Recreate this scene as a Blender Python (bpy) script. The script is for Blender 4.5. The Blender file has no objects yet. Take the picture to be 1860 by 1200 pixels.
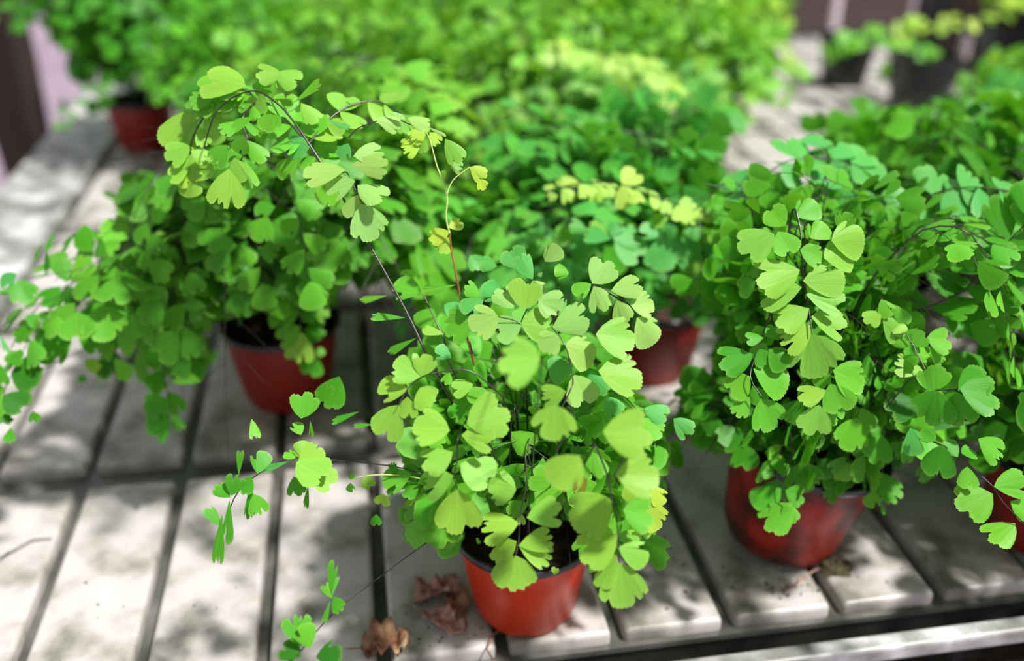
import bpy, math, random
from mathutils import Vector, Matrix, Quaternion
from mathutils.noise import noise

S = bpy.context.scene
C = S.collection
# ------------------------------------------------------------------ camera, world, sun, exposure
CAM_H = 0.59; PITCH = math.radians(28.2); F = 1750.0
camd = bpy.data.cameras.new('camera'); cam = bpy.data.objects.new('camera', camd); C.objects.link(cam)
cam.location = (0, 0, CAM_H); cam.rotation_euler = (math.pi/2 - PITCH, 0, 0)
camd.sensor_width = 36; camd.lens = F/1860*36; camd.clip_start = 0.02
camd.dof.use_dof = True; camd.dof.focus_distance = 0.665; camd.dof.aperture_fstop = 2.2
camd.dof.aperture_blades = 9
S.camera = cam
w = bpy.data.worlds.new('world'); S.world = w; w.use_nodes = True
w.node_tree.nodes['Background'].inputs[0].default_value = (0.93, 0.96, 1.0, 1)
w.node_tree.nodes['Background'].inputs[1].default_value = 0.46
sd = bpy.data.lights.new('sun', 'SUN'); sun = bpy.data.objects.new('sun', sd); C.objects.link(sun)
sd.energy = 5.4; sd.angle = math.radians(4.0); sd.color = (1.0, 0.97, 0.93)
sun.rotation_euler = Vector((-0.50, 0.20, -1.0)).to_track_quat('-Z', 'Y').to_euler()
S.view_settings.view_transform = 'Standard'; S.view_settings.look = 'None'
S.view_settings.exposure = 0.22; S.view_settings.gamma = 1; S.view_settings.use_curve_mapping = False
S.cycles.max_bounces = 8

# ------------------------------------------------------------------ helpers
CT, ST = math.cos(PITCH), math.sin(PITCH)
def at(px, py, d):                    # the point seen at a pixel, d metres deep
    u = (px-930)/F; v = (600-py)/F
    return Vector((u*d, (CT+v*ST)*d, CAM_H + (v*CT-ST)*d))
def ground(px, py, z=0.0):
    v = (600-py)/F
    return at(px, py, (z-CAM_H)/(v*CT-ST))
def proj(p):
    q = Vector(p) - Vector((0, 0, CAM_H))
    d = q.y*CT - q.z*ST; v = q.y*ST + q.z*CT
    return 930+F*q.x/max(d, 1e-3), 600-F*v/max(d, 1e-3), d
def tag(o, label=None, cat=None, group=None, kind=None):
    if label: o['label'] = label
    if cat: o['category'] = cat
    if group: o['group'] = group
    if kind: o['kind'] = kind
    return o
def empty(name, loc, rz=0.0):
    o = bpy.data.objects.new(name, None); C.objects.link(o); o.location = loc
    o.rotation_euler = (0, 0, rz); o.empty_display_size = 0.03
    return o
def mesh(name, verts, faces, mat, smooth=True):
    m = bpy.data.meshes.new(name); m.from_pydata([tuple(v) for v in verts], [], faces)
    if mat: m.materials.append(mat)
    if smooth: m.polygons.foreach_set('use_smooth', [True]*len(m.polygons))
    m.update(); return m
def obj(name, me, parent=None, loc=None, mw=None):
    o = bpy.data.objects.new(name, me); C.objects.link(o)
    if parent is not None: o.parent = parent
    if loc is not None: o.location = loc
    if mw is not None: o.matrix_local = mw
    return o

# ------------------------------------------------------------------ materials
def new_mat(name):
    m = bpy.data.materials.new(name); m.use_nodes = True
    nt = m.node_tree; nt.nodes.clear()
    out = nt.nodes.new('ShaderNodeOutputMaterial')
    return m, nt, out
def nd(nt, t, **k):
    n = nt.nodes.new(t)
    for a, b in k.items():
        if isinstance(a, str) and a.startswith('i_'): n.inputs[a[2:].replace('_', ' ')].default_value = b
        else: setattr(n, a, b)
    return n
def ramp(nt, stops):
    r = nt.nodes.new('ShaderNodeValToRGB'); e = r.color_ramp.elements
    while len(e) < len(stops): e.new(0.5)
    for k, (p, c) in zip(e, stops): k.position = p; k.color = (*c, 1)
    return r
def surf_mat(name, stops, scale=8, rough=0.5, bump=0.0, bscale=60, detail=6, metallic=0, spec=0.5, coat=0, stretch=(1,1,1)):
    m, nt, out = new_mat(name)
    tc = nd(nt, 'ShaderNodeTexCoord'); mp = nd(nt, 'ShaderNodeMapping'); mp.inputs['Scale'].default_value = stretch
    nt.links.new(tc.outputs['Object'], mp.inputs[0])
    n = nd(nt, 'ShaderNodeTexNoise'); n.inputs['Scale'].default_value = scale; n.inputs['Detail'].default_value = detail
    nt.links.new(mp.outputs[0], n.inputs[0])
    r = ramp(nt, stops); nt.links.new(n.outputs[0], r.inputs[0])
    b = nd(nt, 'ShaderNodeBsdfPrincipled'); nt.links.new(r.outputs[0], b.inputs['Base Color'])
    b.inputs['Roughness'].default_value = rough; b.inputs['Metallic'].default_value = metallic
    b.inputs['Specular IOR Level'].default_value = spec; b.inputs['Coat Weight'].default_value = coat
    if bump:
        n2 = nd(nt, 'ShaderNodeTexNoise'); n2.inputs['Scale'].default_value = bscale; n2.inputs['Detail'].default_value = 5
        nt.links.new(tc.outputs['Object'], n2.inputs[0])
        bp = nd(nt, 'ShaderNodeBump'); bp.inputs['Strength'].default_value = bump; bp.inputs['Distance'].default_value = 0.002
        nt.links.new(n2.outputs[0], bp.inputs['Height']); nt.links.new(bp.outputs[0], b.inputs['Normal'])
    nt.links.new(b.outputs[0], out.inputs[0])
    return m
def leaf_mat(name, attr):
    m, nt, out = new_mat(name)
    L = nt.links.new
    if attr:
        a = nd(nt, 'ShaderNodeAttribute'); a.attribute_name = 'tint'; col = a.outputs['Color']
    else:
        a = nd(nt, 'ShaderNodeObjectInfo'); col = a.outputs['Color']
    uv = nd(nt, 'ShaderNodeUVMap'); sep = nd(nt, 'ShaderNodeSeparateXYZ'); L(uv.outputs[0], sep.inputs[0])
    # fine radiating veins: noise stretched along the radius
    mp = nd(nt, 'ShaderNodeMapping'); mp.inputs['Scale'].default_value = (34, 1.2, 1); L(uv.outputs[0], mp.inputs[0])
    vn = nd(nt, 'ShaderNodeTexNoise'); vn.inputs['Scale'].default_value = 1; vn.inputs['Detail'].default_value = 1; L(mp.outputs[0], vn.inputs[0])
    mr = nd(nt, 'ShaderNodeMapRange'); mr.inputs['From Min'].default_value = .3; mr.inputs['From Max'].default_value = .7
    mr.inputs['To Min'].default_value = .90; mr.inputs['To Max'].default_value = 1.07; L(vn.outputs[0], mr.inputs[0])
    h = nd(nt, 'ShaderNodeHueSaturation'); L(col, h.inputs['Color']); L(mr.outputs[0], h.inputs['Value'])
    # the margin is a touch paler than the blade
    er = nd(nt, 'ShaderNodeMapRange'); er.inputs['From Min'].default_value = .86; er.inputs['From Max'].default_value = 1.0
    er.inputs['To Max'].default_value = .22; L(sep.outputs[1], er.inputs[0])
    mx = nd(nt, 'ShaderNodeMix', data_type='RGBA'); L(er.outputs[0], mx.inputs[0]); L(h.outputs[0], mx.inputs[6])
    mx.inputs[7].default_value = (.45, .66, .16, 1)
    base = mx.outputs[2]
    b = nd(nt, 'ShaderNodeBsdfPrincipled'); L(base, b.inputs['Base Color'])
    b.inputs['Roughness'].default_value = .45; b.inputs['Specular IOR Level'].default_value = .25
    bp = nd(nt, 'ShaderNodeBump'); bp.inputs['Strength'].default_value = .25; bp.inputs['Distance'].default_value = .0006
    L(vn.outputs[0], bp.inputs['Height']); L(bp.outputs[0], b.inputs['Normal'])
    g = nd(nt, 'ShaderNodeGamma'); g.inputs[1].default_value = .8; L(base, g.inputs[0])
    warm = nd(nt, 'ShaderNodeMix', data_type='RGBA', blend_type='MULTIPLY'); warm.inputs[0].default_value = 1
    L(g.outputs[0], warm.inputs[6]); warm.inputs[7].default_value = (1.0, 1.0, .35, 1)
    t = nd(nt, 'ShaderNodeBsdfTranslucent'); L(warm.outputs[2], t.inputs[0])
    ms = nd(nt, 'ShaderNodeMixShader'); ms.inputs[0].default_value = .33
    L(b.outputs[0], ms.inputs[1]); L(t.outputs[0], ms.inputs[2]); L(ms.outputs[0], out.inputs[0])
    return m
M = {}
M['leaf'] = leaf_mat('leaf_green', False)
M['foliage'] = leaf_mat('foliage_green', True)
M['stem'] = surf_mat('stem_black', [(.3, (.012, .008, .008)), (.7, (.05, .03, .028))], 40, .28, spec=.7)
M['stem_red'] = surf_mat('stem_reddish', [(.3, (.22, .06, .02)), (.7, (.42, .16, .05))], 40, .35)
M['stem_green'] = surf_mat('stem_young', [(.3, (.42, .6, .12)), (.7, (.6, .72, .22))], 40, .4)
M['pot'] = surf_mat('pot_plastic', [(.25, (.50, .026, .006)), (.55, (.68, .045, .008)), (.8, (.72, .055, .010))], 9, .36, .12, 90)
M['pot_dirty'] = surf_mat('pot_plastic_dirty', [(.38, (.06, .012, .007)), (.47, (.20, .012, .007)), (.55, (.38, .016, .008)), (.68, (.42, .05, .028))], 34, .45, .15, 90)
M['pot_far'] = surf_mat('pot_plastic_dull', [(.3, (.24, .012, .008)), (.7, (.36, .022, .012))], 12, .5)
M['rim'] = surf_mat('rim_black_plastic', [(.3, (.012, .012, .016)), (.7, (.03, .03, .038))], 20, .22, spec=.7)
M['black'] = surf_mat('black_plastic', [(.3, (.010, .010, .012)), (.7, (.022, .022, .024))], 20, .4)
M['soil'] = surf_mat('soil', [(.3, (.010, .006, .005)), (.55, (.05, .02, .014)), (.7, (.14, .055, .035))], 120, .85, .8, 160)
M['slat'] = surf_mat('bench_slat', [(.34, (.20, .19, .165)), (.44, (.38, .355, .325)), (.52, (.50, .465, .45)), (.7, (.57, .53, .52))], 17, .38, .25, 45, detail=8)  # dark blotches: algae stains, deepened to paint in dappled leaf shadow
M['gutter'] = surf_mat('gutter_wet_shaded', [(.3, (.008, .008, .007)), (.7, (.03, .03, .026))], 18, .2, .2, 70)  # wet gloss; near-black because the channel's shade is put into the colour
M['tray'] = surf_mat('tray_wet', [(.3, (.04, .042, .034)), (.55, (.10, .10, .088)), (.75, (.19, .18, .165))], 18, .22, .2, 70)
M['rail'] = surf_mat('rail_metal', [(.40, (.20, .20, .185)), (.52, (.35, .35, .34)), (.64, (.60, .59, .60))], 22, .4, .15, 50)
M['floor'] = surf_mat('floor_paint', [(.3, (.235, .175, .225)), (.7, (.31, .235, .30))], 3, .6)
M['dark_wood'] = surf_mat('dark_wood', [(.3, (.012, .005, .005)), (.7, (.04, .017, .014))], 10, .85, .3, 40, stretch=(6, 6, 1))
M['pale'] = surf_mat('pale_paint', [(.3, (.34, .25, .30)), (.7, (.46, .36, .40))], 8, .5)
M['dead'] = surf_mat('dead_leaf', [(.3, (.16, .06, .045)), (.5, (.42, .22, .18)), (.7, (.60, .38, .32))], 70, .7, .6, 150)
M['dead2'] = surf_mat('dead_leaf_brown', [(.3, (.07, .02, .012)), (.5, (.30, .14, .07)), (.7, (.5, .36, .2))], 60, .7, .6, 150)
M['moss'] = surf_mat('root_clump', [(.3, (.012, .01, .006)), (.6, (.09, .075, .03)), (.75, (.2, .16, .07))], 160, .9, .6, 200)
m, nt, out = new_mat('water')
b = nd(nt, 'ShaderNodeBsdfPrincipled'); b.inputs['Roughness'].default_value = .02; b.inputs['Transmission Weight'].default_value = 1; b.inputs['IOR'].default_value = 1.33
nt.links.new(b.outputs[0], out.inputs[0]); M['water'] = m

# ------------------------------------------------------------------ floor
fl = obj('floor', mesh('floor', [(-9, -3, -.74), (9, -3, -.74), (9, 14, -.74), (-9, 14, -.74)], [(0, 1, 2, 3)], M['floor'], False)); tag(fl, kind='structure')

# ------------------------------------------------------------------ bench (own frame: u across, v along the grooves)
BA = math.radians(9.2)
bench = empty('plant_bench', (0, 0, -.74), BA)
tag(bench, 'long pale greenhouse bench of separate flat slats with dark wet channels', 'bench')
UV = (math.cos(BA), math.sin(BA)); VV = (-math.sin(BA), math.cos(BA))
def bw(u, v, z=0): return Vector((UV[0]*u+VV[0]*v, UV[1]*u+VV[1]*v, z))
Z0 = .74                                # bench top above its base
def box(x0, x1, y0, y1, z0, z1):
    return ([(x0, y0, z0), (x1, y0, z0), (x1, y1, z0), (x0, y1, z0), (x0, y0, z1), (x1, y0, z1), (x1, y1, z1), (x0, y1, z1)],
            [(0, 3, 2, 1), (4, 5, 6, 7), (0, 1, 5, 4), (1, 2, 6, 5), (2, 3, 7, 6), (3, 0, 4, 7)])
def slat_mesh(name, hx, hy, h, bev, mat):
    V = []; Fc = []; n = 4
    rings = [(0, -h), (0, -bev), (bev*.3, -bev*.3), (bev, 0), ]
    def ring(ins, z, r):
        pts = []
        for cx, cy, a0 in ((1, 1, 0), (-1, 1, 90), (-1, -1, 180), (1, -1, 270)):
            for k in range(n):
                a = math.radians(a0 + 90*k/(n-1)); rr = max(r-ins, .0012)
                pts.append((cx*(hx-ins-rr)+rr*math.cos(a), cy*(hy-ins-rr)+rr*math.sin(a), z))
        return pts
    for ins, z in rings: V += ring(ins, z, .004)
    K = 4*n
    for i in range(len(rings)-1):
        for j in range(K):
            Fc.append((i*K+j, i*K+(j+1) % K, (i+1)*K+(j+1) % K, (i+1)*K+j))
    Fc.append(tuple(range((len(rings)-1)*K, len(rings)*K)))
    me = mesh(name, V, Fc, mat); me.polygons[len(me.polygons)-1].use_smooth = False
    return me
PIT = .0955; U0 = -.299; GW = .0115
rows = [(.557, .829), (.866, 1.176), (1.212, 1.522), (1.558, 1.868), (1.904, 2.214), (2.25, 2.56), (2.596, 2.72)]
rr = random.Random(3)
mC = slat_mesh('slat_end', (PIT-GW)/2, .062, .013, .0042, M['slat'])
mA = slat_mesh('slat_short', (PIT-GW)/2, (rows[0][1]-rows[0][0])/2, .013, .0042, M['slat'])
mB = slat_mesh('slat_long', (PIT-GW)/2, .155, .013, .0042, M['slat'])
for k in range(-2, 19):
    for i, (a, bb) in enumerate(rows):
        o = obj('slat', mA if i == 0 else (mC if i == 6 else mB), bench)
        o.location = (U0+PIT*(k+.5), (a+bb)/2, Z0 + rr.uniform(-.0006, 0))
UL, UR = U0-2*PIT, U0+19*PIT
v, f = box(UL-.03, UR+.03, .552, 2.76, Z0-.018, Z0-.0128); obj('tray_floor', mesh('tray_floor', v, f, M['tray'], False), bench)
v, f = box(UL-.03, UR+.03, .506, .557, Z0-.048, Z0-.044); obj('gutter', mesh('gutter', v, f, M['gutter'], False), bench)
v, f = box(UL-.03, UR+.03, .554, .557, Z0-.044, Z0-.0181); obj('gutter_wall', mesh('gutter_wall', v, f, M['gutter'], False), bench)
def rail(name, x0, x1, y0, y1, dz=.055):
    v, f = box(x0, x1, y0, y1, Z0-dz, Z0+.002)
    me = mesh(name, v, f, M['rail'], False); o = obj(name, me, bench)
    bv = o.modifiers.new('bevel', 'BEVEL'); bv.width = .003; bv.segments = 2
    return o
rail('front_rail', UL-.15, UR+.06, .504, .520, .014); rail('back_rail', UL-.15, UR+.06, 2.745, 2.77)
rail('side_rail', UL-.15, UL-.012, .5205, 2.7445); rail('side_rail', UR+.012, UR+.06, .5205, 2.7445)
for (x, y) in ((UL-.01, .6), (UR, .6), (UL-.01, 2.65), (UR, 2.65), (.5, 2.65)):
    v, f = box(x-.02, x+.02, y-.02, y+.02, 0, Z0-.03); obj('leg', mesh('leg', v, f, M['rail'], False), bench)

# ------------------------------------------------------------------ pots
def lathe(name, prof, mat, n=48, wob=None):
    V = []; Fc = []
    for i, (r, z) in enumerate(prof):
        for j in range(n):
            a = 2*math.pi*j/n; x = r; zz = z
            if wob: x, zz = wob(i, a, r, z)
            V.append((x*math.cos(a), x*math.sin(a), zz))
    for i in range(len(prof)-1):
        for j in range(n):
            Fc.append((i*n+j, i*n+(j+1) % n, (i+1)*n+(j+1) % n, (i+1)*n+j))
    return mesh(name, V, Fc, mat)
def scallop(i, a, r, z):
    if i == 3: return r*(1-.018*(math.cos(8*a) > .3)), z
    if i <= 2: return r, z + .0010*(math.cos(8*a) > .3)
    return r, z
POT = [(.001, .0035), (.030, .0035), (.0365, .0006), (.0385, .004), (.0398, .009), (.0405, .0095), (.0512, .0735)]
RIM = [(.0512, .0735), (.0535, .0738), (.0548, .0755), (.0550, .0785), (.0540, .0802), (.0520, .0800), (.0505, .0780), (.0485, .065), (.0470, .056)]
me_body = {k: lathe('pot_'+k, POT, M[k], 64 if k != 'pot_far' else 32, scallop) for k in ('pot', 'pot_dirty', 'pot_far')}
me_rim = lathe('pot_rim', RIM, M['rim'], 64)
def soil_mesh(seed):
    V = [(0, 0, .070)]; Fc = []; n = 36; R = 8
    for i in range(1, R+1):
        for j in range(n):
            r = .0486*i/R; a = 2*math.pi*j/n; x, y = r*math.cos(a), r*math.sin(a)
            V.append((x, y, .064 + .006*(1-(i/R)**2) + .0035*noise(Vector((x*90+seed, y*90, 0))) + .0018*noise(Vector((x*260, y*260+seed, 5)))))
    for j in range(n): Fc.append((0, 1+j, 1+(j+1) % n))
    for i in range(R-1):
        for j in range(n): Fc.append((1+i*n+j, 1+(i+1)*n+j, 1+(i+1)*n+(j+1) % n, 1+i*n+(j+1) % n))
    return mesh('soil', V, Fc, M['soil'])
me_soil = soil_mesh(1)
def square_pot(root, s):
    V = []; Fc = []
    prof = [(.040, 0), (.043, .002), (.056, .098), (.060, .099), (.0605, .112), (.0575, .113), (.056, .108), (.053, .09)]
    n = 16
    for r, z in prof:
        for j in range(n):
            a = 2*math.pi*j/n + math.pi/4
            c, si = math.cos(a), math.sin(a); k = (abs(c)**6+abs(si)**6)**(-1/6)
            V.append((r*k*c, r*k*si, z))
    for i in range(len(prof)-1):
        for j in range(n): Fc.append((i*n+j, i*n+(j+1) % n, (i+1)*n+(j+1) % n, (i+1)*n+j))
    Fc.append(tuple(reversed(range(n))))
    o = obj('pot', mesh('square_pot', V, Fc, M['black'], False), root); o.scale = (s, s, s)
    n0 = len(prof)-1
    sm = mesh('soil', [V[n0*n+j] for j in range(n)] + [(0, 0, .094)], [(j, (j+1) % n, n) for j in range(n)], M['soil'])
    o = obj('soil', sm, root); o.scale = (s, s, s)

# ------------------------------------------------------------------ leaf shapes: base at the origin, tip on +Y, length 1
def leaf_shape(half, seed, asym=0.0, na=24, rings=(.42, .78, 1.0), lobes=None):
    r = random.Random(seed); half = math.radians(half)
    nl = lobes or r.choice((2, 3, 3, 4))
    cuts = sorted(r.uniform(.14, .86) for _ in range(nl))
    depth = [r.uniform(.07, .20) for _ in cuts]
    cup = r.uniform(-.22, .12); ph = r.uniform(0, 6.28); rip = r.uniform(.02, .06); crease = r.uniform(-.06, .06)
    V = [(0, 0, 0)]; UVs = [(.5, 0)]; Fc = []
    for q in rings:
        for k in range(na+1):
            t = k/na; a = (t-.5)*2*half + asym*half*.35
            e = abs(2*t-1)
            R = 1.0 - .22*e**3 - asym*.22*(t-.5)
            for c, d in zip(cuts, depth): R -= d*math.exp(-((t-c)/.030)**2) + d*.3*math.exp(-((t-c)/.09)**2)
            R -= .024*(k % 2)                               # crenate margin
            R *= 1 - .12*max(0, e-.88)/.12
            aq = a*(1+(.45 if half > .3 else .1)*(1-q)); x, y = R*q*math.sin(aq), R*q*math.cos(aq)
            z = cup*(R*q)**2*.6 + rip*q*q*math.sin(5*a+ph) + crease*abs(x)*1.2 - .10*(x*x)
            V.append((x, y, z)); UVs.append((t, q))
    for k in range(na): Fc.append((0, 2+k, 1+k))
    for i in range(len(rings)-1):
        o0 = 1+i*(na+1); o1 = o0+na+1
        for k in range(na): Fc.append((o0+k, o0+k+1, o1+k+1, o1+k))
    return V, Fc, UVs
def leaf_mesh(name, shape, mat):
    V, Fc, UVs = shape
    me = mesh(name, V, Fc, mat); lay = me.uv_layers.new(name='UVMap')
    d = []
    for l in me.loops: d += UVs[l.vertex_index]
    lay.data.foreach_set('uv', d)
    return me
HALVES = (10, 21, 30, 38, 46, 56)
hiS = {}; loS = {}
for hi, hf in enumerate(HALVES):
    for k in range(4):
        hiS[(hi, k)] = leaf_shape(hf, 100+hi*10+k, (k % 2*2-1)*.5 if k < 2 else 0, 30)
        loS[(hi, k)] = leaf_shape(hf, 100+hi*10+k, (k % 2*2-1)*.5 if k < 2 else 0, 9, (.6, 1.0), 2)
hiM = {k: leaf_mesh('leaf', s, M['leaf']) for k, s in hiS.items()}
loM = {k: leaf_mesh('leaf', s, M['leaf']) for k, s in loS.items()}

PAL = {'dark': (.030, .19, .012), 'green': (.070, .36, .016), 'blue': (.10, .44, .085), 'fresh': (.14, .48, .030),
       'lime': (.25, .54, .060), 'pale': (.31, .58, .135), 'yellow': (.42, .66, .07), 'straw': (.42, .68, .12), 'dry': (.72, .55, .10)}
def mixc(a, b, t): return tuple(x+(y-x)*t for x, y in zip(a, b))
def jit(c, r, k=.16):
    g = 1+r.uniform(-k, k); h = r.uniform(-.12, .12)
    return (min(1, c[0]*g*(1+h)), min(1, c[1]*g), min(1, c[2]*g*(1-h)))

class Tubes:
    def __init__(s): s.V = []; s.F = []
    def add(s, pts, r0, r1, n=4):
        pts = [Vector(p) for p in pts]; m = len(pts)
        if m < 2: return
        ref = Vector((.3, .5, .81)); base = len(s.V)
        for i, p in enumerate(pts):
            t = (pts[min(i+1, m-1)]-pts[max(i-1, 0)])
            if t.length < 1e-9: t = Vector((0, 0, 1))
            t.normalize(); x = t.cross(ref)
            if x.length < .05: x = t.cross(Vector((1, 0, 0)))
            x.normalize(); y = t.cross(x); r = r0+(r1-r0)*i/(m-1)
            for k in range(n):
                a = 2*math.pi*k/n; s.V.append(p+x*(r*math.cos(a))+y*(r*math.sin(a)))
        for i in range(m-1):
            for k in range(n):
                s.F.append((base+i*n+k, base+i*n+(k+1) % n, base+(i+1)*n+(k+1) % n, base+(i+1)*n+k))

def bez(P, t):
    a, b, c, d = P; s = 1-t
    return a*(s**3)+b*(3*s*s*t)+c*(3*s*t*t)+d*(t**3)
UP = Vector((0, 0, 1))
def make_frond(r, P, lsz, spread, tint, tip_tint, tubes, stemless=.34, step=.021, blen=.085, droopk=1.0, rad=.0009):
    """arching twice-divided frond; returns leaf list (pos, dir, normal, size, half index, colour)"""
    N = 16; pts = [bez(P, i/N) for i in range(N+1)]
    for i in range(1, N): pts[i] += Vector((r.uniform(-1, 1), r.uniform(-1, 1), r.uniform(-1, 1)))*.0015
    tubes.add(pts, rad, rad*.35)
    L = []; seg = [(pts[i+1]-pts[i]).length for i in range(N)]; tot = sum(seg)
    s = tot*stemless; side = r.choice((-1, 1))
    while s < tot:
        acc = 0; i = 0
        while i < N-1 and acc+seg[i] < s: acc += seg[i]; i += 1
        p = pts[i].lerp(pts[i+1], min(1, (s-acc)/seg[i])); T = (pts[i+1]-pts[i]).normalized()
        Nn = (UP - T*T.z);
        if Nn.length < .15: Nn = Vector((T.x, T.y, .3))
        Nn.normalize(); B = T.cross(Nn)
        q = (s/tot-stemless)/(1-stemless)
        bl = blen*(1-q)**.75*r.uniform(.75, 1.1)
        ang = math.radians(r.uniform(48, 68))
        d = (T*math.cos(ang)+B*side*math.sin(ang)).normalized()
        if bl > lsz*.9:
            n = max(1, int(bl/(lsz*.74))); bp = [p]; cur = p; dd = d.copy()
            for k in range(n):
                dd = (dd + Vector((0, 0, -1))*.16*droopk*r.uniform(.3, 1.3)).normalized(); cur = cur+dd*(bl/n); bp.append(cur)
                nn = (Nn+Vector((dd.x, dd.y, 0))*.5*max(0, -dd.z)+Vector((r.uniform(-1, 1), r.uniform(-1, 1), r.uniform(-.4, .4)))*.28)
                bb = dd.cross(nn).normalized(); sd_ = 1 if (k % 2 == 0) else -1
                c = mixc(tint, tip_tint, min(1, .55*q+.45*(k+1)/n*r.random()))
                sz = lsz*r.uniform(.75, 1.12)*(1-.25*q)
                ld = (dd*.55+bb*sd_).normalized()
                L.append((cur - dd*(bl/n)*.3, (ld+Vector((0, 0, -.18*droopk))).normalized(), nn, sz, r.choice((1, 2, 3, 3)), jit(c, r)))
            L.append((cur, (dd+Vector((0, 0, -.2))).normalized(), nn, lsz*r.uniform(.9, 1.2)*(1-.25*q), r.choice((3, 4, 4)), jit(c, r)))
            tubes.add(bp, rad*.45, rad*.25, 3)
        else:
            c = mixc(tint, tip_tint, q)
            L.append((p, (d+Vector((0, 0, -.15))).normalized(), Nn+Vector((r.uniform(-1, 1), r.uniform(-1, 1), 0))*.25, lsz*r.uniform(.6, .9), r.choice((2, 3)), jit(c, r)))
        side = -side; s += step*.5*r.uniform(.85, 1.25)*(1+.0*q)
    L.append((pts[-1], (pts[-1]-pts[-2]).normalized(), UP, lsz*.8, 4, jit(tip_tint, r)))
    return L

def leaf_matrix(pos, d, nn, sz):
    y = Vector(d).normalized(); z = Vector(nn) - y*y.dot(nn)
    if z.length < 1e-3: z = y.orthogonal()
    z.normalize(); x = y.cross(z)
    m = Matrix((( x.x*sz, y.x*sz, z.x*sz, pos[0]), (x.y*sz, y.y*sz, z.y*sz, pos[1]), (x.z*sz, y.z*sz, z.z*sz, pos[2]), (0, 0, 0, 1)))
    return m

# places of bench, pots and gaps the fronds of the photo leave open (outline of each plant's growth)
class Plant:
    def __init__(s, loc, label, scale=1.0, body='pot_far', square=False, tilt=None, group='potted ferns on the bench'):
        s.root = empty('potted_fern', loc); tag(s.root, label, 'potted plant', group)
        s.loc = Vector(loc); s.fr = []; s.hero = []; s.sc = scale
        if square: square_pot(s.root, scale); s.top = .10*scale
        else:
            R = Matrix.Identity(4)
            if tilt: R = Matrix.Rotation(math.radians(tilt[1]), 4, Vector(tilt[0]))
            for nm, me in (('pot', me_body[body]), ('pot_rim', me_rim), ('soil', me_soil)):
                o = obj(nm, me, s.root); o.matrix_local = R @ Matrix.Scale(scale, 4)
            s.top = .066*scale
    def grow(s, seed, n, reach, height, lsz, tint, tip, droop=.5, az=None, keep=None, blen=.085, step=.021, rz=(.45, 1.0), hz=(.55, 1.0), stemless=.34, droopk=1.0, thr=.78):
        r = random.Random(seed)
        i = -1; done = 0
        while done < n and i < 4*n:
            i += 1
            if az: a = math.radians(r.uniform(*az))
            else: a = 2*math.pi*(i+r.uniform(-.35, .35))/n*1.0
            R = reach*r.uniform(*rz); H = height*r.uniform(*hz)
            dv = Vector((math.cos(a), math.sin(a), 0)); b0 = dv*.025*s.sc*r.random() + Vector((0, 0, s.top))
            P = (b0, b0+dv*R*.12+UP*H*.65, b0+dv*R*.55+UP*H*1.2, b0+dv*R+UP*(H*(1-droop*r.uniform(.6, 1.3))))
            P = (P[0], P[1], P[2], Vector((P[3].x, P[3].y, max(.012, P[3].z))))
            tb = Tubes(); L = make_frond(r, P, lsz*r.uniform(.85, 1.15), 0, tint, tip, tb, stemless=stemless, blen=blen*r.uniform(.8, 1.15), step=step, rad=.0008*s.sc, droopk=droopk)
            L = [l for l in L if l[0].z > .004]
            if keep:
                L2 = []
                for l in L:
                    q = s.loc+l[0]; px, py, dd = proj(q+l[1]*l[3]*.6)
                    if dd > .47 and keep(px, py, dd): L2.append(l)
                if len(L2) < thr*len(L): continue
                L = L2
            s.fr.append((tb, L, 'stem')); done += 1
    def hero_frond(s, stems, leaves, mat='stem'):
        tb = Tubes()
        for pts, r0, r1 in stems: tb.add([p-s.loc for p in pts], r0, r1, 5)
        s.hero.append((tb, [(l[0]-s.loc,)+l[1:] for l in leaves], mat))
    def build(s, cap=300, hi=True):
        allL = [];
        for fi, (tb, L, mt) in enumerate(s.hero+s.fr):
            o = obj('frond', mesh('frond', tb.V, tb.F, M[mt]), s.root)
            hero = fi < len(s.hero)
            for l in L: allL.append((-1 if hero else (proj(s.loc+l[0])[2]), fi, o, l))
        allL.sort(key=lambda q: (q[0], q[1]))
        shp = hiM if hi else loM; sh = loS
        r = random.Random(7)
        for q in allL[:cap]:
            l = q[3]; o = bpy.data.objects.new('leaf', shp[(l[4], r.randrange(4))]); C.objects.link(o)
            o.parent = q[2]; o.matrix_local = leaf_matrix(l[0], l[1], l[2], l[3]); o.color = (*l[5], 1)
        rest = allL[cap:]
        if rest:
            V = []; Fc = []; cols = []; uvs = []
            for q in rest:
                l = q[3]; sv, sf, su = sh[(l[4], r.randrange(4))]; mtx = leaf_matrix(l[0], l[1], l[2], l[3]); b = len(V)
                V += [mtx @ Vector(p) for p in sv]; Fc += [tuple(b+i for i in f) for f in sf]; uvs += su; cols += [l[5]]*len(sv)
            me = mesh('foliage', V, Fc, M['foliage']); lay = me.uv_layers.new(name='UVMap'); d = []
            for lp in me.loops: d += uvs[lp.vertex_index]
            lay.data.foreach_set('uv', d)
            ca = me.color_attributes.new('tint', 'FLOAT_COLOR', 'POINT'); d = []
            for c in cols: d += (*c, 1)
            ca.data.foreach_set('color', d)
            tag(obj('foliage', me, s.root), kind='stuff')
        return len(allL)

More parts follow.
